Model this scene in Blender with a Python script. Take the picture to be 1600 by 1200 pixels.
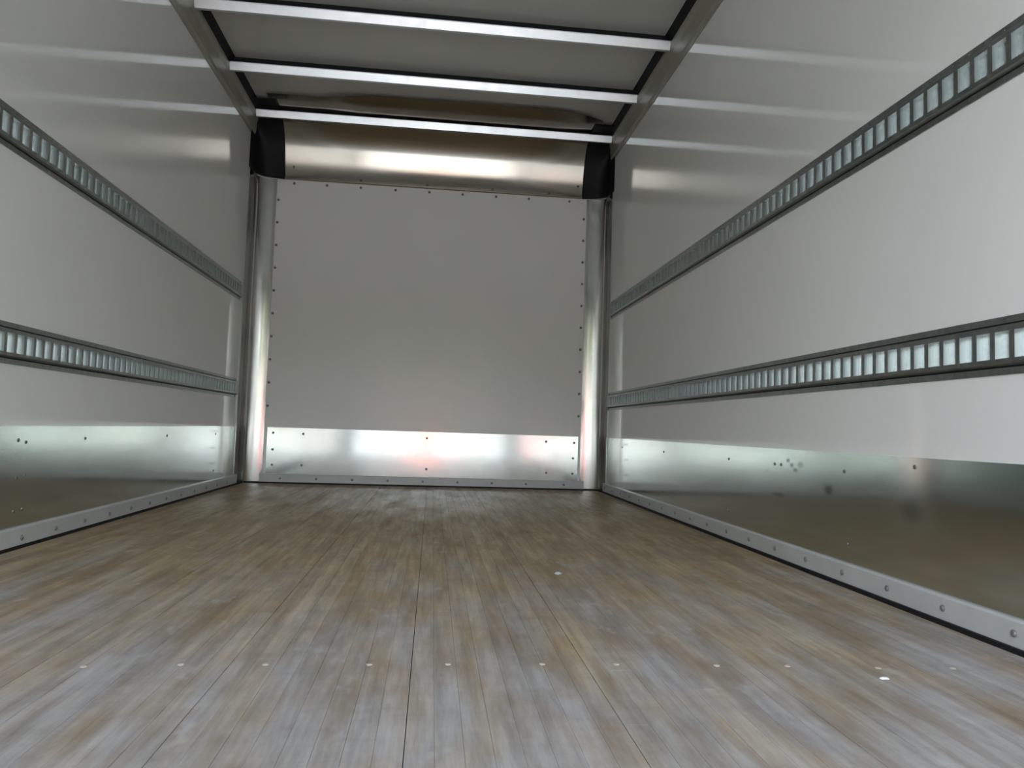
import bpy, bmesh, math, random
from mathutils import Vector, Matrix
random.seed(7)
S = bpy.context.scene
COL = S.collection
for o in list(bpy.data.objects):
    bpy.data.objects.remove(o)

# ------------------------------------------------------------------ camera
F_PX, YAW, PITCH, ROLL = 1131.33, math.radians(6.141), math.radians(3.566), math.radians(1.829)
CAM_H = 0.4055
Fv = Vector((math.sin(YAW)*math.cos(PITCH), math.cos(YAW)*math.cos(PITCH), math.sin(PITCH)))
Rv = Vector((math.cos(YAW), -math.sin(YAW), 0))
Uv = Rv.cross(Fv)
R2 = Rv*math.cos(ROLL) + Uv*math.sin(ROLL)
U2 = Uv*math.cos(ROLL) - Rv*math.sin(ROLL)
cd = bpy.data.cameras.new('camera')
cam = bpy.data.objects.new('camera', cd)
COL.objects.link(cam)
m = Matrix((R2, U2, -Fv)).transposed().to_4x4()
m.translation = (0, 0, CAM_H)
cam.matrix_world = m
cd.sensor_width = 36
cd.lens = 36*F_PX/1600
cd.clip_start = 0.02
cd.clip_end = 500
S.camera = cam

# ------------------------------------------------------------------ sky, sun, exposure
W = bpy.data.worlds.new('sky')
S.world = W
W.use_nodes = True
nt = W.node_tree
for n in list(nt.nodes):
    nt.nodes.remove(n)
sky = nt.nodes.new('ShaderNodeTexSky')
sky.sky_type = 'NISHITA'
sky.sun_disc = False
sky.sun_elevation = math.radians(44)
sky.sun_rotation = math.radians(306)
sky.dust_density = 4
sky.air_density = 1.0
hs = nt.nodes.new('ShaderNodeHueSaturation')
hs.inputs['Saturation'].default_value = 0.30
bgn = nt.nodes.new('ShaderNodeBackground')
bgn.inputs['Strength'].default_value = 1.25
wo = nt.nodes.new('ShaderNodeOutputWorld')
nt.links.new(sky.outputs[0], hs.inputs['Color'])
nt.links.new(hs.outputs[0], bgn.inputs[0])
nt.links.new(bgn.outputs[0], wo.inputs[0])

sd = bpy.data.lights.new('sun', 'SUN')
sd.energy = 5.5
sd.angle = math.radians(0.6)
sd.color = (1.0, 0.98, 0.94)
sun = bpy.data.objects.new('sun', sd)
COL.objects.link(sun)
# shines from the left, high, a little from beyond the closed front end of the box
sdir = Vector((-0.58, 0.42, 0.70)).normalized()
sun.rotation_euler = sdir.to_track_quat('Z', 'Y').to_euler()
sun.location = (-6, 2, 8)

S.view_settings.view_transform = 'Standard'
S.view_settings.look = 'None'
S.view_settings.gamma = 1
S.view_settings.use_curve_mapping = False
S.view_settings.exposure = 0.90

# ------------------------------------------------------------------ dimensions (metres)
XL, XR = -1.238, 1.1645
YF, YB = -0.60, 4.951          # open end, front bulkhead
ZC = 2.452                     # roof skin
SC = 0.368                     # top of scuff plates
TR = 0.064                     # top of the base rails

# ------------------------------------------------------------------ helpers
def mesh(name, verts, faces, smooth=False):
    me = bpy.data.meshes.new(name)
    me.from_pydata([tuple(v) for v in verts], [], faces)
    me.validate()
    me.update()
    bm = bmesh.new(); bm.from_mesh(me)
    bmesh.ops.recalc_face_normals(bm, faces=bm.faces)
    bm.to_mesh(me); bm.free()
    if smooth:
        for p in me.polygons:
            p.use_smooth = True
    return me

def link(name, me, mat=None, parent=None, loc=(0, 0, 0)):
    o = bpy.data.objects.new(name, me)
    COL.objects.link(o)
    if mat is not None and me is not None and not me.materials:
        me.materials.append(mat)
    if parent is not None:
        o.parent = parent
    o.location = loc
    return o

def tag(o, label=None, cat=None, group=None, kind=None):
    if label: o['label'] = label
    if cat: o['category'] = cat
    if group: o['group'] = group
    if kind: o['kind'] = kind
    return o

class MB:
    def __init__(s): s.v = []; s.f = []
    def box(s, a, b):
        x0, y0, z0 = a; x1, y1, z1 = b
        n = len(s.v)
        s.v += [(x0,y0,z0),(x1,y0,z0),(x1,y1,z0),(x0,y1,z0),(x0,y0,z1),(x1,y0,z1),(x1,y1,z1),(x0,y1,z1)]
        s.f += [tuple(n+i for i in q) for q in ((0,3,2,1),(4,5,6,7),(0,1,5,4),(1,2,6,5),(2,3,7,6),(3,0,4,7))]
        return s
    def prism(s, prof, fn, t0, t1, closed=True):
        """extrude profile [(a,b)] from t0 to t1 through fn(a,b,t)"""
        n = len(s.v); k = len(prof)
        s.v += [fn(a, b, t0) for a, b in prof] + [fn(a, b, t1) for a, b in prof]
        for i in range(k if closed else k-1):
            j = (i+1) % k
            s.f.append((n+i, n+j, n+k+j, n+k+i))
        if closed:
            s.f.append(tuple(n+i for i in range(k))[::-1])
            s.f.append(tuple(n+k+i for i in range(k)))
        return s
    def mesh(s, name, smooth=False): return mesh(name, s.v, s.f, smooth)

def thick(prof, t):
    """offset an open 2-D polyline by t to give a closed sheet profile"""
    out = []
    n = len(prof)
    for i in range(n):
        a = prof[max(i-1, 0)]; b = prof[min(i+1, n-1)]
        dx, dy = b[0]-a[0], b[1]-a[1]
        l = math.hypot(dx, dy) or 1
        out.append((prof[i][0]-dy/l*t, prof[i][1]+dx/l*t))
    return list(prof) + out[::-1]

def smooth_obj(o, ang=40):
    for p in o.data.polygons: p.use_smooth = True
    try:
        o.data.set_sharp_from_angle(angle=math.radians(ang))
    except Exception:
        pass

# ------------------------------------------------------------------ materials
def new_mat(name):
    m = bpy.data.materials.new(name)
    m.use_nodes = True
    return m, m.node_tree, m.node_tree.nodes['Principled BSDF']

def N(nt, t, **kw):
    n = nt.nodes.new(t)
    for k, v in kw.items():
        setattr(n, k, v)
    return n

def noise(nt, scale, detail=3, rough=.5, vec=None, stretch=None):
    n = N(nt, 'ShaderNodeTexNoise')
    n.inputs['Scale'].default_value = scale
    n.inputs['Detail'].default_value = detail
    n.inputs['Roughness'].default_value = rough
    if vec is not None:
        if stretch:
            mp = N(nt, 'ShaderNodeMapping')
            mp.inputs['Scale'].default_value = stretch
            nt.links.new(vec, mp.inputs['Vector'])
            nt.links.new(mp.outputs[0], n.inputs['Vector'])
        else:
            nt.links.new(vec, n.inputs['Vector'])
    return n.outputs['Fac']

def ramp(nt, fac, stops):
    r = N(nt, 'ShaderNodeValToRGB')
    e = r.color_ramp.elements
    while len(e) < len(stops): e.new(0.5)
    for i, (p, c) in enumerate(stops):
        e[i].position = p
        e[i].color = (*c, 1) if len(c) == 3 else c
    nt.links.new(fac, r.inputs[0])
    return r.outputs[0]

def maprange(nt, v, a, b, c, d):
    r = N(nt, 'ShaderNodeMapRange')
    r.inputs[1].default_value = a; r.inputs[2].default_value = b
    r.inputs[3].default_value = c; r.inputs[4].default_value = d
    nt.links.new(v, r.inputs[0])
    return r.outputs[0]

def mix(nt, fac, a, b, mode='MIX'):
    r = N(nt, 'ShaderNodeMix', data_type='RGBA', blend_type=mode)
    for s, v in ((r.inputs[0], fac), (r.inputs[6], a), (r.inputs[7], b)):
        if hasattr(v, 'links'): nt.links.new(v, s)
        elif isinstance(v, (int, float)): s.default_value = v
        else: s.default_value = (*v, 1)
    return r.outputs[2]

def bump(nt, h, bsdf, strength, dist=.002):
    b = N(nt, 'ShaderNodeBump')
    b.inputs['Strength'].default_value = strength
    b.inputs['Distance'].default_value = dist
    nt.links.new(h, b.inputs['Height'])
    nt.links.new(b.outputs[0], bsdf.inputs['Normal'])

def simple(name, col, rough=.5, metal=0., spec=.5, nscale=None, namp=.1, rvar=0., bmp=0., stretch=None):
    m, nt, b = new_mat(name)
    b.inputs['Base Color'].default_value = (*col, 1)
    b.inputs['Roughness'].default_value = rough
    b.inputs['Metallic'].default_value = metal
    b.inputs['Specular IOR Level'].default_value = spec
    if nscale:
        pos = N(nt, 'ShaderNodeNewGeometry').outputs['Position']
        f = noise(nt, nscale, 4, .55, pos, stretch)
        lo = tuple(c*(1-namp) for c in col); hi = tuple(min(1, c*(1+namp)) for c in col)
        nt.links.new(ramp(nt, f, [(.3, lo), (.7, hi)]), b.inputs['Base Color'])
        if rvar:
            nt.links.new(maprange(nt, f, .3, .7, rough-rvar, rough+rvar), b.inputs['Roughness'])
        if bmp:
            bump(nt, f, b, bmp)
    return m

M_FRP = simple('white_liner', (.855, .86, .835), .06, 0, .5, 1.6, .015, .015, .03)
M_BACK = simple('white_bulkhead', (.89, .895, .87), .17, 0, .45, 2.0, .015, .03, .05)
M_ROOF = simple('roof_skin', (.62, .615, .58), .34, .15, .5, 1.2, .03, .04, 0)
M_ALU = simple('aluminium', (.72, .72, .70), .16, 1, .5, 30, .05, .04, .02, (1, 1, .05))
M_HEAD = simple('header_aluminium', (.58, .54, .475), .15, 1, .5, 6, .04, .03, .05, (.3, 1, 1))
M_BOW = simple('bow_aluminium', (.76, .82, .84), .36, 1, .5, 20, .04, .05, 0)
M_RAIL = simple('top_rail_paint', (.36, .345, .29), .45, .2, .4, 20, .06)
M_ZINC_LIT = simple('lit_slot_zinc', (.78, .82, .81), .30, 1, .5)  # slot walls: paler than the track steel, painting door light on them
M_GALV = simple('galvanised_track', (.36, .395, .39), .34, 1, .5, 60, .15, .06, .05)
M_BASE = simple('base_rail', (.55, .565, .555), .45, .1, .5, 12, .05, .05)
M_BLACK = simple('black_rubber', (.006, .006, .008), .55, 0, .3, 40, .3)
M_SEAL_SHADE = simple('black_sealant_and_shade', (.008, .009, .011), .6, 0, .3)  # sealant and packing, also painted shade in track and rail gaps
M_BOLT = simple('dull_steel', (.27, .26, .27), .4, .5, .5)
M_RIVET = simple('grey_rivet', (.20, .20, .20), .4, .6, .5)
M_SCREW = simple('bright_screw', (.62, .57, .46), .5, .2, .5)
M_CRUMB = simple('pale_chip', (.85, .85, .86), .6, 0, .4)
M_FRAME = simple('rear_frame_steel', (.12, .13, .14), .5, .5, .4)
M_CONC = simple('asphalt_yard', (.16, .165, .165), .9, 0, .2, 1.5, .12)
M_BARK = simple('bark', (.10, .07, .05), .9, 0, .2)
M_LEAF = simple('foliage', (.035, .045, .028), .8, 0, .2, 3, .4)
M_DRUM = simple('orange_red_plastic', (.95, .02, .012), .4, 0, .5)
M_CREAM = simple('cream_render', (.135, .135, .12), .8, 0, .3, .25, .3)
M_WHITE = simple('white_band', (.85, .85, .85), .4, 0, .5)

def scuff_mat():
    """galvanised scuff plate: satin metal with scratches and a few old smudges"""
    m, nt, b = new_mat('scuff_plate_steel')
    pos = N(nt, 'ShaderNodeNewGeometry').outputs['Position']
    f = noise(nt, 9, 4, .6, pos, (1, .25, 1))
    col = ramp(nt, f, [(.3, (.68, .72, .70)), (.7, (.76, .795, .775))])
    def smudge(px, py, pz, ry, rz, strength, col):
        sp = N(nt, 'ShaderNodeSeparateXYZ'); nt.links.new(pos, sp.inputs[0])
        vm = N(nt, 'ShaderNodeVectorMath', operation='SUBTRACT')
        nt.links.new(pos, vm.inputs[0]); vm.inputs[1].default_value = (px, py, pz)
        vs = N(nt, 'ShaderNodeVectorMath', operation='MULTIPLY')
        nt.links.new(vm.outputs[0], vs.inputs[0]); vs.inputs[1].default_value = (1/.05, 1/ry, 1/rz)
        ln = N(nt, 'ShaderNodeVectorMath', operation='LENGTH'); nt.links.new(vs.outputs[0], ln.inputs[0])
        fac = maprange(nt, ln.outputs['Value'], .35, 1.0, strength, 0)
        return mix(nt, fac, col, (.10, .12, .12))
    for s in ((XR, 2.025, .258, .030, .020, .75), (XR, 2.333, .215, .060, .010, .45), (XR, 1.657, .24, .055, .038, .35),
              (XR, 2.270, .332, .016, .009, .8), (XR, 2.245, .318, .016, .009, .8), (XR, 2.222, .304, .02, .008, .8), (XR, 2.19, .322, .025, .014, .5),
              (XR, 2.42, .29, .02, .01, .3), (XR, 1.29, .30, .03, .02, .3)):
        col = smudge(*s, col)
    nt.links.new(col, b.inputs['Base Color'])
    b.inputs['Metallic'].default_value = 1
    f2 = noise(nt, 5, 3, .5, pos, (1, .4, 1))
    nt.links.new(maprange(nt, f2, .3, .7, .10, .14), b.inputs['Roughness'])
    return m
M_SCUFF = scuff_mat()

def wood_mat():
    m, nt, b = new_mat('oak_floor_strip')
    pos = N(nt, 'ShaderNodeNewGeometry').outputs['Position']
    rnd = N(nt, 'ShaderNodeObjectInfo').outputs['Random']
    base = ramp(nt, rnd, [(0, (.33, .24, .135)), (.3, (.35, .265, .155)), (.6, (.37, .285, .17)), (.85, (.39, .31, .19)), (1, (.33, .245, .14))])
    comb = N(nt, 'ShaderNodeVectorMath', operation='ADD')
    cx = N(nt, 'ShaderNodeCombineXYZ'); nt.links.new(rnd, cx.inputs[0]); nt.links.new(rnd, cx.inputs[1])
    sc = N(nt, 'ShaderNodeVectorMath', operation='SCALE'); sc.inputs['Scale'].default_value = 37
    nt.links.new(cx.outputs[0], sc.inputs[0])
    nt.links.new(pos, comb.inputs[0]); nt.links.new(sc.outputs[0], comb.inputs[1])
    g = noise(nt, 5, 5, .6, comb.outputs[0], (12, .9, 1))
    grain = ramp(nt, g, [(.3, (.76, .73, .69)), (.5, (.98, .97, .96)), (.7, (1.16, 1.16, 1.17))])
    c = mix(nt, 1.0, base, grain, 'MULTIPLY')
    # bluish grey tint in drifting patches, stronger towards the open end
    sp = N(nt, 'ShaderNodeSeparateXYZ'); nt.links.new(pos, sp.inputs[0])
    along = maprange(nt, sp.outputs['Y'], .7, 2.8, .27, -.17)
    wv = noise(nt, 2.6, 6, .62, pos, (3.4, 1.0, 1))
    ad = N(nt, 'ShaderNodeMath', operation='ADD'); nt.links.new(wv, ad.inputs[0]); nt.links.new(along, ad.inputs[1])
    grey_mix = maprange(nt, ad.outputs[0], .42, .74, 0, .72)
    c = mix(nt, grey_mix, c, (.345, .36, .385))
    sk = noise(nt, 2.4, 6, .7, pos, (13, 1.1, 1))
    c = mix(nt, 1.0, c, ramp(nt, sk, [(.32, (.72, .69, .65)), (.5, (1, 1, 1)), (.68, (1.26, 1.28, 1.31))]), 'MULTIPLY')
    cr = noise(nt, 6, 5, .7, pos, (1.0, 2.6, 1))
    c = mix(nt, 1.0, c, ramp(nt, cr, [(.33, (.90, .89, .88)), (.5, (1, 1, 1)), (.67, (1.07, 1.07, 1.07))]), 'MULTIPLY')
    st = noise(nt, 4, 5, .6, pos, (2.4, .55, 1))
    stain = maprange(nt, st, .50, .66, 0, .6)
    c = mix(nt, stain, c, (.20, .145, .085))
    fl = noise(nt, 14, 3, .6, pos, (1, .6, 1))
    c = mix(nt, maprange(nt, fl, .62, .72, 0, .35), c, (.55, .55, .56))
    nt.links.new(c, b.inputs['Base Color'])
    nt.links.new(maprange(nt, wv, .3, .7, .42, .6), b.inputs['Roughness'])
    b.inputs['Specular IOR Level'].default_value = .25
    bump(nt, g, b, .2, .001)
    return m
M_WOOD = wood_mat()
M_UNDER = simple('board_core', (.16, .12, .08), .8)

# ------------------------------------------------------------------ room shell
def struct(name, me, mat, label=None):
    o = link(name, me, mat)
    o['kind'] = 'structure'
    if label: o['label'] = label
    return o

wall_left = struct('wall_left', MB().box((XL-.05, YF, -.12), (XL, YB+.05, ZC+.03)).mesh('wall_left'), M_FRP,
                   'glossy white lined side wall on the left of the cargo box')
wall_right = struct('wall_right', MB().box((XR, YF, -.12), (XR+.05, YB+.05, ZC+.03)).mesh('wall_right'), M_FRP,
                    'glossy white lined side wall on the right of the cargo box')
wall_back = struct('wall_back', MB().box((XL, YB, -.12), (XR, YB+.05, ZC+.03)).mesh('wall_back'), M_BACK,
                   'white front bulkhead at the far end of the cargo box')
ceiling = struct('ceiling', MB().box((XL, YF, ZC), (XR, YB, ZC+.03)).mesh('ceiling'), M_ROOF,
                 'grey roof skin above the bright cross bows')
floor = struct('floor', MB().box((XL, YF, -.12), (XR, YB, -.034)).mesh('floor'), M_UNDER,
               'laminated wooden strip floor of the cargo box')

# floor boards (parts) and their glued strips (sub-parts)
edges = [XL+.004] + [-.92, -.62, -.32, -.02, .28, .58, .88] + [XR-.004]
cnt = 0
for k in range(len(edges)-1):
    x0, x1 = edges[k]+.0004, edges[k+1]-.0004
    bd = link('board', MB().box((x0+.001, YF+.02, -.034), (x1-.001, YB-.004, -.012)).mesh('board'), M_UNDER, floor)
    n = max(1, round((x1-x0)/.0375))
    w = (x1-x0)/n
    for i in range(n):
        a, b_ = x0+i*w, x0+(i+1)*w
        y = YF+.02
        first = True
        while y < YB-.004:
            ln = random.uniform(.95, 1.9)
            if first: ln *= random.uniform(.55, 1.0); first = False
            y1 = min(y+ln, YB-.004)
            if YB-.004-y1 < .35: y1 = YB-.004
            dz = random.uniform(-.0003, .0001)
            c = .00012
            z0, z1 = -.012, dz
            v = [(a+.0001, y+.0001, z0), (b_-.0002, y+.0002, z0), (b_-.0002, y1-.0002, z0), (a+.0002, y1-.0002, z0),
                 (a+.0001, y+.0001, z1-c), (b_-.0002, y+.0002, z1-c), (b_-.0002, y1-.0002, z1-c), (a+.0002, y1-.0002, z1-c),
                 (a+.0002+c, y+.0002+c, z1), (b_-.0002-c, y+.0002+c, z1), (b_-.0002-c, y1-.0002-c, z1), (a+.0002+c, y1-.0002-c, z1)]
            f = [(0,3,2,1), (0,1,5,4), (1,2,6,5), (2,3,7,6), (3,0,4,7), (4,5,9,8), (5,6,10,9), (6,7,11,10), (7,4,8,11), (8,9,10,11)]
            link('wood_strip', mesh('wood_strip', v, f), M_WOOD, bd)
            cnt += 1
            y = y1

# fasteners: small domed heads; axis = direction the head faces
def head_mesh(name, axis, r, h, mat, segs=10, ring=None):
    ax = Vector(axis).normalized()
    q = ax.to_track_quat('Z', 'Y')
    vs, fs = [], []
    rings = [(r, 0), (r, h*.45), (r*.62, h*.9), (r*.25, h)]
    if ring: rings = [(r*1.7, 0), (r*1.7, h*.25), (r*1.05, h*.3)] + rings[1:]
    for rr, z in rings:
        for i in range(segs):
            a = 2*math.pi*i/segs
            vs.append(q @ Vector((rr*math.cos(a), rr*math.sin(a), z)))
    for j in range(len(rings)-1):
        for i in range(segs):
            k = (i+1) % segs
            fs.append((j*segs+i, j*segs+k, (j+1)*segs+k, (j+1)*segs+i))
    fs.append(tuple((len(rings)-1)*segs+i for i in range(segs)))
    me = mesh(name, vs, fs)
    me.materials.append(mat)
    return me
RX = {s: head_mesh('rivet', (s, 0, 0), .0055, .003, M_RIVET) for s in (1, -1)}
BX = {s: head_mesh('bolt', (s, 0, 0), .0075, .005, M_BOLT, 12) for s in (1, -1)}
RB = head_mesh('rivet', (0, -1, 0), .009, .006, M_RIVET)
RBS = head_mesh('screw', (0, -1, 0), .008, .005, M_RIVET)
FS = head_mesh('screw', (0, 0, 1), .0055, .0016, M_SCREW)

# floor screws along the first cross member
for x, y in [(-.72,1.268),(-.546,1.264),(-.398,1.273),(-.262,1.272),(-.091,1.271),(.042,1.271),(.205,1.270),(.336,1.268),(.515,1.260),(.644,1.255),(.808,1.243),(.95,1.24)]:
    link('screw', FS, None, floor, (x, y, -.0002))

# scuff plates on the walls
def scuff(parent, a, b):
    return link('scuff_plate', MB().box(a, b).mesh('scuff_plate'), M_SCUFF, parent)
T = .003
sl = scuff(wall_left, (XL, YF, TR-.01), (XL+T, 4.77, SC)); sl['label'] = 'dull galvanised scuff plate along the foot of the left wall'
sr = scuff(wall_right, (XR-T, YF, TR-.01), (XR, 4.77, SC)); sr['label'] = 'dull galvanised scuff plate along the foot of the right wall'
sb = scuff(wall_back, (-1.085, YB-T, TR-.01), (1.005, YB, SC)); sb['label'] = 'bright galvanised scuff plate along the foot of the bulkhead'
for y, z in [(2.331,.325),(2.373,.318),(2.754,.324),(3.56,.323),(4.324,.324),(2.335,.213),(2.379,.218),(2.76,.116),(2.332,.113),(2.379,.115),
             (1.95,.324),(1.55,.116),(1.55,.324),(1.15,.324),(3.56,.116),(4.324,.116)]:
    link('rivet', RX[1], None, sl, (XL+T, y, z))
for y, z in [(4.358,.316),(3.555,.316),(2.747,.316),(2.362,.316),(2.317,.316),(1.943,.316),(1.929,.116),(1.642,.345),(1.14,.316),(2.747,.116),(3.555,.116)]:
    link('rivet', RX[-1], None, sr, (XR-T, y, z))
for x, z in [(-1.047,.332),(-.852,.33),(-.035,.326),(.781,.327),(.978,.324),(-1.045,.222),(-1.044,.121),(-.854,.122),(-.031,.118),(.787,.114),(.972,.218),(.97,.113)]:
    link('rivet', RBS, None, sb, (x, YB-T, z))
# bulkhead edge rivets
for i in range(12):
    z = 1.9-.1545*i
    if z > SC+.03:
        link('rivet', RB, None, wall_back, (-1.092, YB, z))
        link('rivet', RB, None, wall_back, (1.004, YB, z))
for x in (-.994, -.777, -.55, -.315, -.084, .146, .379, .609, .898):
    link('rivet', RB, None, wall_back, (x, YB, 2.02))

# base rails
def base(name, me, label):
    o = struct(name, me, M_BASE, label)
    return o
def side_prof(fn_x):
    return [(0, .009), (.012, .009), (.012, TR-.004), (.009, TR), (0, TR)]
bl = base('baseboard_left', MB().prism(side_prof(0), lambda a, b, t: (XL+T+a, t, b), YF, 4.79).mesh('bl'), 'pale grey bolted base rail along the left wall')
br = base('baseboard_right', MB().prism(side_prof(0), lambda a, b, t: (XR-T-a, t, b), YF, 4.80).mesh('br'), 'pale grey bolted base rail along the right wall')
bb = base('baseboard_back', MB().prism(side_prof(0), lambda a, b, t: (t, YB-T-a, b), -1.12, 1.05).mesh('bb'), 'pale grey bolted base rail along the bulkhead')
sealx = .019
o = link('seal', MB().box((XL, YF, -.001), (XL+sealx, YB-.02, .010)).mesh('seal'), M_SEAL_SHADE, bl); o['label'] = 'black sealant line'
o = link('seal', MB().box((XR-sealx-.003, YF, -.001), (XR, YB-.02, .011)).mesh('seal'), M_SEAL_SHADE, br); o['label'] = 'black sealant line'
o = link('seal', MB().box((XL+.02, YB-sealx, -.001), (XR-.02, YB, .010)).mesh('seal'), M_SEAL_SHADE, bb); o['label'] = 'black sealant line'
k = 0
while True:
    y = 2.363 + .2*(k-11)
    k += 1
    if y > 4.75: break
    if y > YF+.05: link('bolt', BX[1], None, bl, (XL+T+.012, y, .031))
k = 0
while True:
    y = 1.331+.2*(k-6)
    k += 1
    if y > 4.75: break
    if y > YF+.05: link('bolt', BX[-1], None, br, (XR-T-.012, y, .037))
for i in range(9):
    link('rivet', RBS, None, bb, (-.986+.2335*i if i < 8 else .91, YB-T-.012, .035))

# top side rails between the walls and the roof skin
rail_prof = [(0, 2.262), (.004, 2.262), (.006, 2.282), (.013, 2.292), (.017, 2.365), (.027, 2.392), (.028, 2.408), (.022, 2.408), (.010, 2.372), (0, 2.30)]
def rail(name, fn, label):
    me = MB().prism(rail_prof, fn, YF, 4.80).mesh(name)
    return struct(name, me, M_RAIL, label)
rail('trim_1', lambda a, b, t: (XL+a, t, b), 'taupe top rail where the left wall meets the roof')
rail('trim_2', lambda a, b, t: (XR-a, t, b), 'taupe top rail where the right wall meets the roof')
# black strip painted as shade in the gap between each rail and roof
for s, nm in ((0, 'rail_shade_1'), (1, 'rail_shade_2')):
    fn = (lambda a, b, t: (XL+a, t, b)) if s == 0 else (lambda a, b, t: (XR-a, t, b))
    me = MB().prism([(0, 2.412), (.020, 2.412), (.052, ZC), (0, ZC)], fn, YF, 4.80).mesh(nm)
    struct(nm, me, M_SEAL_SHADE, 'black strip painting the shadow gap above the %s top rail' % ('left', 'right')[s])

# ------------------------------------------------------------------ curved sheet profiles
def sweep_angles(segs, step=.008):
    """segs: (length, angle0, angle1) in degrees; returns [(inset, rise)] starting at the wall"""
    p = [(0., 0.)]
    for L, a0, a1 in segs:
        n = max(2, int(L/step))
        for i in range(n):
            a = math.radians(a0+(a1-a0)*(i+.5)/n)
            p.append((p[-1][0]+math.sin(a)*L/n, p[-1][1]+math.cos(a)*L/n))
    return p

HZ = 2.054
head_prof = sweep_angles([(.018, 0, 0), (.19, 4, 20), (.32, 20, 88), (.23, 88, 89.5)])
def head_point(i, x):
    a, r = head_prof[i]
    return a, r

# header panel: vary the loose top edge along x
def header():
    xs = [XL+.135 + (XR-.13-XL-.135)*i/48 for i in range(49)]
    vs, fs = [], []
    n = len(head_prof)
    tot = head_prof[-1][0]
    def edge_off(x):
        if x < -.55:
            return -.10*min(1, (-.55-x)/.22)**1.2          # short on the left
        if x > .75: return -.14*((x-.75)/.3)**1.5
        return .01*math.sin(x*3)
    rise = head_prof[-1][1]
    for side in (0, 1):
        for x in xs:
            e = edge_off(x)
            for i, (a, r) in enumerate(head_prof):
                f = max(0, (a-.2)/(tot-.2))
                aa = a + e*.8*f
                rr = r
                # slack ripple by the loose edge at the left
                rr += -.012*math.exp(-((x+.62)/.10)**2)*f**2
                rr -= .003*f**3
                t = .0018 if side else 0
                vs.append((x, YB-.004-aa+t*.7, min(HZ+rr+t*.7, ZC-.0005)))
    m = len(xs)
    for side in (0, 1):
        o = side*m*n
        for j in range(m-1):
            for i in range(n-1):
                fs.append((o+j*n+i, o+(j+1)*n+i, o+(j+1)*n+i+1, o+j*n+i+1))
    o = m*n
    for j in range(m-1):
        for i in (0, n-1):
            fs.append((j*n+i, (j+1)*n+i, o+(j+1)*n+i, o+j*n+i))
    for i in range(n-1):
        for j in (0, m-1):
            fs.append((j*n+i, j*n+i+1, o+j*n+i+1, o+j*n+i))
    return mesh('header_panel', vs, fs)
hp = link('header_panel', header(), M_HEAD)
smooth_obj(hp)
tag(hp, 'curved shiny aluminium header sheet over the top of the white bulkhead', 'metal panel')
# folded lip along the foot of the header
lp = link('lip', MB().prism([(0, HZ-.010), (.005, HZ-.012), (.009, HZ-.006), (.009, HZ+.004), (.004, HZ+.008), (0, HZ+.008)],
          lambda a, b, t: (t, YB-a, b), XL+.17, XR-.165).mesh('lip'), M_HEAD, hp)
for x in (-1.0, -.55, -.1, .35, .75, .955):
    link('rivet', RBS, None, hp, (x, YB-.010, HZ+.012 if abs(x) < .9 else HZ+.075))

# corner posts
post_prof = sweep_angles([(.012, 90, 88), (.085, 87, 72), (.075, 72, 4), (.09, 2, 0)], .006)   # runs away from the bulkhead edge
def post(sgn, xe, label, yflange):
    # xe = x of the edge lying on the bulkhead; runs outwards to the side wall
    xs = XL if sgn < 0 else XR
    span = abs(xs-xe)
    px = [p[0] for p in post_prof]; py = [p[1] for p in post_prof]
    kx = (span-.002)/max(px); ky = yflange/max(py)
    prof = [(a*kx, b*ky) for a, b in post_prof]
    cl = thick(prof, .002*1)
    me = MB().prism(cl, lambda a, b, t: (xe+sgn*a, YB-.003-b, t), .012, 2.038).mesh('corner_post')
    o = link('corner_post', me, M_ALU)
    smooth_obj(o, 50)
    tag(o, label, 'post')
    return o
post(-1, -1.085-.02, 'brushed aluminium corner post at the left end of the bulkhead', .20)
post(1, 1.0218, 'brushed aluminium corner post at the right end of the bulkhead', .19)

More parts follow.
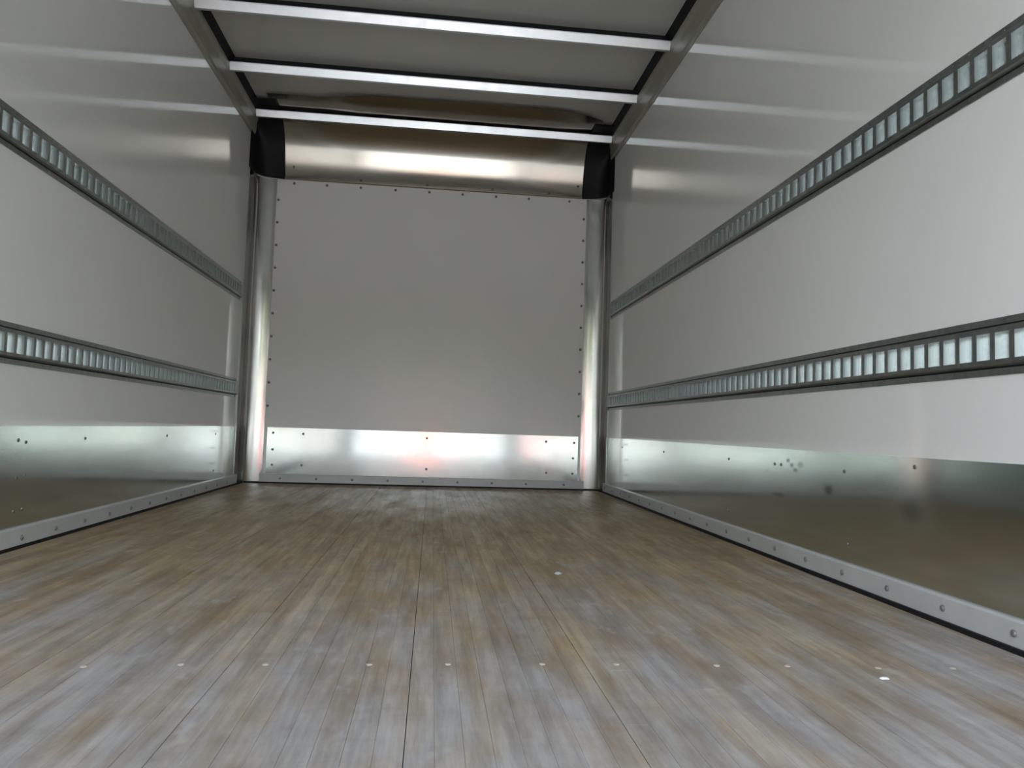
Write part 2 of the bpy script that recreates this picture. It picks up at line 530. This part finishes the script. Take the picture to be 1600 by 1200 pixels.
# black corner caps
def smax(a, b, k=.03):
    h = max(k-abs(a-b), 0)/k
    return max(a, b)+h*h*k*.25
def cap(sgn, label):
    xs = XL if sgn < 0 else XR
    width = .175 if sgn < 0 else .17
    nu, nv = 26, 30
    L = len(head_prof)-1
    # horizontal path: along the side wall from y=4.73 into the corner and out onto the bulkhead
    def hpt(u):
        r = .13
        s0 = .10; arc = math.pi/2*r; s1 = width-r+.0
        tot = s0+arc+max(s1, .02)
        s = u*tot
        if s < s0: return (.004, r+s0-s)
        s -= s0
        if s < arc:
            a = s/r
            return (.004+r-r*math.cos(a), r-r*math.sin(a)+.004)
        s -= arc
        return (.004+r+s, .004)
    vs, fs = [], []
    for j in range(nv+1):
        v = j/nv
        tpos = v*.62*head_prof[-1][0]+0
        # index by arc share
        idx = v*L*.78
        i0 = int(idx); fr = idx-i0
        a = head_prof[i0][0]*(1-fr)+head_prof[min(i0+1, L)][0]*fr
        r = head_prof[i0][1]*(1-fr)+head_prof[min(i0+1, L)][1]*fr
        for i in range(nu+1):
            u = i/nu
            dx, dy = hpt(u)
            yy = smax(dy, a+.012*(1 if v > .02 else 1), .05)
            zb = HZ-.012 + .012*math.cos(u*math.pi*1.2) if j == 0 else HZ
            bul = .006*math.sin(u*math.pi)*math.sin(min(1, v*2)*math.pi)
            z = HZ+r-.010*(1-v) if j else HZ-.012+.02*(u-.5)**2*0+.008*math.sin(u*math.pi)
            if sgn < 0: z -= .0*(1-v)
            vs.append((xs-sgn*(dx+bul*0+.0), YB-yy-bul, min(z, ZC-.003)))
    w = nu+1
    for j in range(nv):
        for i in range(nu):
            fs.append((j*w+i, j*w+i+1, (j+1)*w+i+1, (j+1)*w+i))
    me = mesh('corner_guard', vs, fs, True)
    o = link('corner_guard', me, M_BLACK)
    md = o.modifiers.new('thickness', 'SOLIDIFY'); md.thickness = .004; md.offset = 0
    tag(o, label, 'corner guard')
    # rolled bottom bead
    path = [vs[i] for i in range(w)]
    bm_v, bm_f = [], []
    for k, p in enumerate(path):
        for q in range(6):
            an = q*math.pi/3
            d = Vector((math.cos(an)*.0055, 0, math.sin(an)*.0055))
            if k < w*.6: pass
            bm_v.append(Vector(p)+Vector((d.x, -abs(d.x)*.2, d.z)))
    for k in range(len(path)-1):
        for q in range(6):
            r_ = (q+1) % 6
            bm_f.append((k*6+q, k*6+r_, (k+1)*6+r_, (k+1)*6+q))
    link('rim', mesh('rim', bm_v, bm_f, True), M_BLACK, o)
    return o
cap(-1, 'black rubber cap over the upper left corner of the bulkhead')
cap(1, 'black rubber cap over the upper right corner of the bulkhead')

# ------------------------------------------------------------------ roof bows
BOWS = [(3.502, 'bright metal roof bow nearest the camera in view'),
        (4.110, 'middle of the three bright metal roof bows'),
        (4.725, 'farthest roof bow, passing under the curved header sheet')]
extra = [2.894, 2.286, 1.678, 1.070, .462, -.146]
def bow(y, label):
    # hat section: web facing the open end leans down and inwards
    x0, x1 = XL+.027, XR-.027
    prof = [(-.012, 2.414), (-.012, 2.412), (.002, 2.373), (.018, 2.372), (.030, 2.411), (.038, 2.412), (.038, 2.416), (-.014, 2.416), (-.014, 2.414)]
    me = MB().prism(prof, lambda a, b, t: (t, y+a, b), x0, x1).mesh('roof_bow')
    o = link('roof_bow', me, M_BOW)
    # packing strip that joins the bow to the roof skin
    link('packing_strip', MB().box((x0, y+.008, 2.416), (x1, y+.030, min(ZC, HZ+.378) if y > 4.6 else ZC)).mesh('packing_strip'), M_SEAL_SHADE, o)
    tag(o, label, 'roof bow', 'cross bows under the roof skin')
    return o
for y, l in BOWS: bow(y, l)
for i, y in enumerate(extra):
    bow(y, 'roof bow overhead, %s from the open end' % ('sixth', 'fifth', 'fourth', 'third', 'second', 'first')[i])
# rivet dot in the roof skin
link('rivet', head_mesh('rivet', (0, 0, -1), .006, .003, M_RIVET), None, ceiling, (.74, 3.66, ZC))

# ------------------------------------------------------------------ cargo tracks
PITCH_S, OPEN_W, OPEN_H, DEPTH = .0508, .0375, .056, .0150
def track(side, zc, y0s, y1, label):
    """slotted steel track; profile runs over z, slots repeat along y"""
    X = (lambda d: XL+d) if side < 0 else (lambda d: XR-d)
    H = .1205; hf = .0185        # flange height
    vs, fs = [], []
    def quad(p):
        n = len(vs); vs.extend(p); fs.append((n, n+1, n+2, n+3))
    zt, zb_ = zc+H/2, zc-H/2
    f0, f1 = zb_+hf, zt-hf
    th = .003
    ya, yb = YF+.02, y1
    # flanges with thickness
    mb = MB()
    mb.box((X(0), ya, zt-hf), (X(th), yb, zt)) if side < 0 else mb.box((X(th), ya, zt-hf), (X(0), yb, zt))
    mb.box((X(0), ya, zb_), (X(th), yb, zb_+hf)) if side < 0 else mb.box((X(th), ya, zb_), (X(0), yb, zb_+hf))
    # rounded outer beads
    def strip(z0, d0, z1, d1):
        n = len(mb.v)
        mb.v += [(X(d0), ya, z0), (X(d0), yb, z0), (X(d1), yb, z1), (X(d1), ya, z1)]
        mb.f.append((n, n+1, n+2, n+3))
    strip(f1+.001, th, f1-.003, DEPTH-.001); strip(f1-.003, DEPTH-.001, f1-.005, DEPTH)
    strip(f0-.001, th, f0+.003, DEPTH-.001); strip(f0+.003, DEPTH-.001, f0+.005, DEPTH)
    gv = MB()  # black strips standing in for the shade under the face overhang
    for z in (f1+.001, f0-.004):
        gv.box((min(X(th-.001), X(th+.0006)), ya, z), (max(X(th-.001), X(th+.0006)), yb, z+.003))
    # end closure
    for yy in (ya, yb):
        n = len(mb.v)
        mb.v += [(X(th), yy, f1+.001), (X(DEPTH), yy, f1-.005), (X(DEPTH), yy, f0+.005), (X(th), yy, f0-.001)]
        mb.f.append((n, n+1, n+2, n+3))
    s0, s1 = zc-OPEN_H/2, zc+OPEN_H/2
    # face: top band, bottom band
    def face(yA, yB, zA, zB):
        n = len(mb.v)
        mb.v += [(X(DEPTH), yA, zA), (X(DEPTH), yB, zA), (X(DEPTH), yB, zB), (X(DEPTH), yA, zB)]
        mb.f.append((n, n+1, n+2, n+3))
    face(ya, yb, s1, f1-.005); face(ya, yb, f0+.005, s0)
    y = y0s
    while y-PITCH_S > ya+.03: y -= PITCH_S
    prev = ya
    slots = []
    pk = MB(); bk = MB()
    while y+OPEN_W < yb-.02:
        slots.append(y)
        face(prev, y, s0, s1)
        prev = y+OPEN_W
        # slot walls
        n = len(pk.v)
        a, b = y, y+OPEN_W
        pk.v += [(X(DEPTH), a, s0), (X(DEPTH), b, s0), (X(DEPTH), b, s1), (X(DEPTH), a, s1),
                 (X(.0005), a, s0), (X(.0005), b, s0), (X(.0005), b, s1), (X(.0005), a, s1)]
        for q in ((0,1,5,4), (1,2,6,5), (2,3,7,6), (3,0,4,7)):
            pk.f.append(tuple(n+i for i in q))
        bk.v += [(X(.0008), a, s0), (X(.0008), b, s0), (X(.0008), b, s1), (X(.0008), a, s1)]
        q = len(bk.v)-4; bk.f.append((q, q+1, q+2, q+3))
        y += PITCH_S
    face(prev, yb, s0, s1)
    root = bpy.data.objects.new('cargo_track', None)
    COL.objects.link(root)
    root.location = (X(0), 0, zc)
    me = mb.mesh('channel')
    ch = link('channel', me, M_GALV, root, (-X(0), 0, -zc))
    pkt = link('slots', pk.mesh('slots'), M_ZINC_LIT, root, (-X(0), 0, -zc)); pkt['label'] = 'slot edges, paler zinc painting the door light'
    gr = link('shade_line', gv.mesh('shade_line'), M_SEAL_SHADE, root, (-X(0), 0, -zc)); gr['label'] = 'black strips painting the shadow lines along the flanges'
    bko = link('backing', bk.mesh('backing'), M_GALV, root, (-X(0), 0, -zc))
    # small punched nibs on both flanges, one by every slot
    rb = MB()
    for y in slots:
        for z in (zt-hf*.45, zb_+hf*.5):
            yc = y+OPEN_W/2
            d0, d1 = th, th+.0012
            n = len(rb.v)
            r = .004
            pts = [(yc+r*math.cos(k*math.pi/3), z+r*.7*math.sin(k*math.pi/3)) for k in range(6)]
            rb.v += [(X(d0), p, q) for p, q in pts] + [(X(d1), yc+(p-yc)*.5, z+(q-z)*.5) for p, q in pts]
            for k in range(6):
                kk = (k+1) % 6
                rb.f.append((n+k, n+kk, n+6+kk, n+6+k))
            rb.f.append(tuple(n+6+k for k in range(6)))
    rv = link('rivets', rb.mesh('rivets'), M_GALV, root, (-X(0), 0, -zc)); rv['kind'] = 'stuff'
    ts = head_mesh('screw', (1 if side < 0 else -1, 0, 0), .006, .003, M_BOLT)
    for yy in (y1-.02,):
        for z in (zt-hf*.5-zc, zb_+hf*.5-zc):
            link('screw', ts, None, root, ((th if side < 0 else -th), yy, z))
    tag(root, label, 'cargo track', 'slotted cargo tracks along the side walls')
    return root
ZU = (1.2816+1.1612)/2; ZL = (.6695+.5490)/2
track(-1, ZU, 2.2145, 4.685, 'upper slotted steel cargo track on the left wall')
track(-1, ZL, 2.2145, 4.70, 'lower slotted steel cargo track on the left wall, its slots shining white')
track(1, ZU, 1.373-OPEN_W, 4.725, 'upper slotted steel cargo track climbing across the right wall')
track(1, ZL, 1.373-OPEN_W, 4.745, 'lower slotted steel cargo track on the right wall')

# ------------------------------------------------------------------ crumbs on the floor
M_SCRAP = simple('grey_scrap', (.42, .46, .50), .7, 0, .3)
def crumb(name, x, y, sx, sy, sz, rz, label):
    vs, fs = [], []
    k = 7
    for lay, (s, z) in enumerate(((1, 0), (1.05, .5), (.6, 1))):
        for i in range(k):
            a = 2*math.pi*i/k+rz
            rr = s*(1+.22*math.sin(i*2.3+lay))
            vs.append((rr*sx*math.cos(a), rr*sy*math.sin(a), z*sz))
    for l in range(2):
        for i in range(k):
            j = (i+1) % k
            fs.append((l*k+i, l*k+j, (l+1)*k+j, (l+1)*k+i))
    fs.append(tuple(range(k))[::-1]); fs.append(tuple(2*k+i for i in range(k)))
    o = link(name, mesh(name, vs, fs), M_CRUMB if name == 'wood_chip' else M_SCRAP, None, (x, y, .0002))
    tag(o, label, 'crumb')
crumb('wood_chip', .783, 1.187, .007, .005, .003, .3, 'tiny white chip lying near the row of floor screws on the right')
crumb('paper_scrap', .369, 2.053, .009, .010, .006, .8, 'small pale scrap alone on the brown floor further in, right of centre')

# ------------------------------------------------------------------ open end and the yard behind the camera (seen only in reflections)
rf = MB()
rf.box((XL-.05, YF-.12, -.15), (XL+.10, YF, ZC+.03))
lf = struct('trim_5', rf.mesh('trim_5'), M_FRAME, 'steel door post at the left of the open end')
struct('trim_6', MB().box((XR-.10, YF-.12, -.15), (XR+.05, YF, ZC+.03)).mesh('trim_6'), M_FRAME, 'steel door post at the right of the open end')
struct('trim_7', MB().box((XL+.10, YF-.12, 2.02), (XR-.10, YF, ZC+.03)).mesh('trim_7'), M_FRAME, 'steel header over the open end')
struct('trim_8', MB().box((XL+.10, YF-.12, -.15), (XR-.10, YF, -.004)).mesh('trim_8'), M_FRAME, 'steel sill at the open end')
g = struct('ground', MB().box((-200, -220, -1.2), (200, 60, -1.1)).mesh('ground'), M_CONC, 'grey asphalt yard outside the open end')

ico = bmesh.new(); bmesh.ops.create_icosphere(ico, subdivisions=3, radius=1)
from mathutils import noise as mn
for v in ico.verts:
    v.co *= 1+.35*mn.noise(v.co*1.8)+.15*mn.noise(v.co*5)
crown_me = bpy.data.meshes.new('crown'); ico.to_mesh(crown_me); ico.free(); crown_me.materials.append(M_LEAF)
ORD = ('first', 'second', 'third', 'fourth', 'fifth', 'sixth', 'seventh', 'eighth', 'ninth')
for i in range(17):  # unseen trees, added to keep low sky out of the reflections
    x = -60+15*i if i < 9 else -52.5+15*(i-9)
    y = -62-3*math.sin(i*1.7) if i < 9 else -80-2*math.sin(i*2.1)
    t = bpy.data.objects.new('blocker_tree', None); COL.objects.link(t); t.location = (x, y, -1.1)
    c = link('crown', crown_me, None, t, (0, 0, 9.2 if i < 9 else 10.5)); c.scale = (6.3, 5.6, (6.6 if i < 9 else 8.2)+.8*math.sin(i*2.9)); c.rotation_euler.z = i*1.3
    vs = []; fs = []
    for z, r in ((0, .5), (3, .4), (8, .25)):
        for q in range(8):
            vs.append((r*math.cos(q*math.pi/4), r*math.sin(q*math.pi/4), z))
    for l in range(2):
        for q in range(8):
            fs.append((l*8+q, l*8+(q+1) % 8, (l+1)*8+(q+1) % 8, (l+1)*8+q))
    link('trunk', mesh('trunk', vs, fs), M_BARK, t)
    tag(t, '%s of the added trees from the left, %s row, blocking low sky' % (ORD[i % 9], ('front', 'back')[i // 9]), 'blocker_tree', 'added trees beyond the yard')

wh = bpy.data.objects.new('reflection_building', None); COL.objects.link(wh); wh.location = (0, -40, -1.1)  # unseen building, made up to shape the light mirrored in the steel
link('wall', MB().box((-34, -6, 0), (34, 0, 4.5)).mesh('wall'), M_CREAM, wh)
link('roof', MB().box((-34.4, -6.4, 4.5), (34.4, .4, 4.85)).mesh('roof'), M_RAIL, wh)
for x in (-27, -19.5, -11, -4.6, 5.2, 12, 20, 27.5):
    dd = link('door', MB().box((x-1.3, -.1, 0), (x+1.3, .05, 2.6)).mesh('door'), M_FRAME, wh)
    link('handle', MB().box((x-.2, .05, .9), (x+.2, .10, .96)).mesh('handle'), M_BOLT, dd)
tag(wh, 'unseen long low tan building, made up for reflections, with dark doors across the yard', 'building')

dr = bpy.data.objects.new('standin_bollard', None); COL.objects.link(dr); dr.location = (-.15, -14.0, -1.1)  # made-up post, added to put a red spot into the reflections
def lathe(name, prof, mat, par):
    vs, fs = [], []
    for r, z in prof:
        for q in range(20):
            vs.append((r*math.cos(q*math.pi/10), r*math.sin(q*math.pi/10), z))
    for l in range(len(prof)-1):
        for q in range(20):
            fs.append((l*20+q, l*20+(q+1) % 20, (l+1)*20+(q+1) % 20, (l+1)*20+q))
    return link(name, mesh(name, vs, fs, True), mat, par)
lathe('post', [(.21, 0), (.21, 1.68), (.18, 1.76), (.10, 1.81), (.005, 1.83)], M_DRUM, dr)
lathe('foot', [(.30, 0), (.30, .05), (.215, .07)], M_BLACK, dr)
tag(dr, 'red orange post made up for a red reflection, in the yard behind the open end', 'standin_bollard')

# daylight portal in the open end: no light of its own, only guides sampling of the sky
pd = bpy.data.lights.new('portal', 'AREA')
pd.shape = 'RECTANGLE'
pd.size = XR-XL-.20; pd.size_y = 2.02
pd.cycles.is_portal = True
po = bpy.data.objects.new('portal', pd)
COL.objects.link(po)
po.location = ((XL+XR)/2, YF-.13, 1.01)
po.rotation_euler = (math.radians(90), 0, 0)
po.rotation_euler = Vector((0, -1, 0)).to_track_quat('Z', 'Y').to_euler()   # -Z axis (emission side) looks into the box
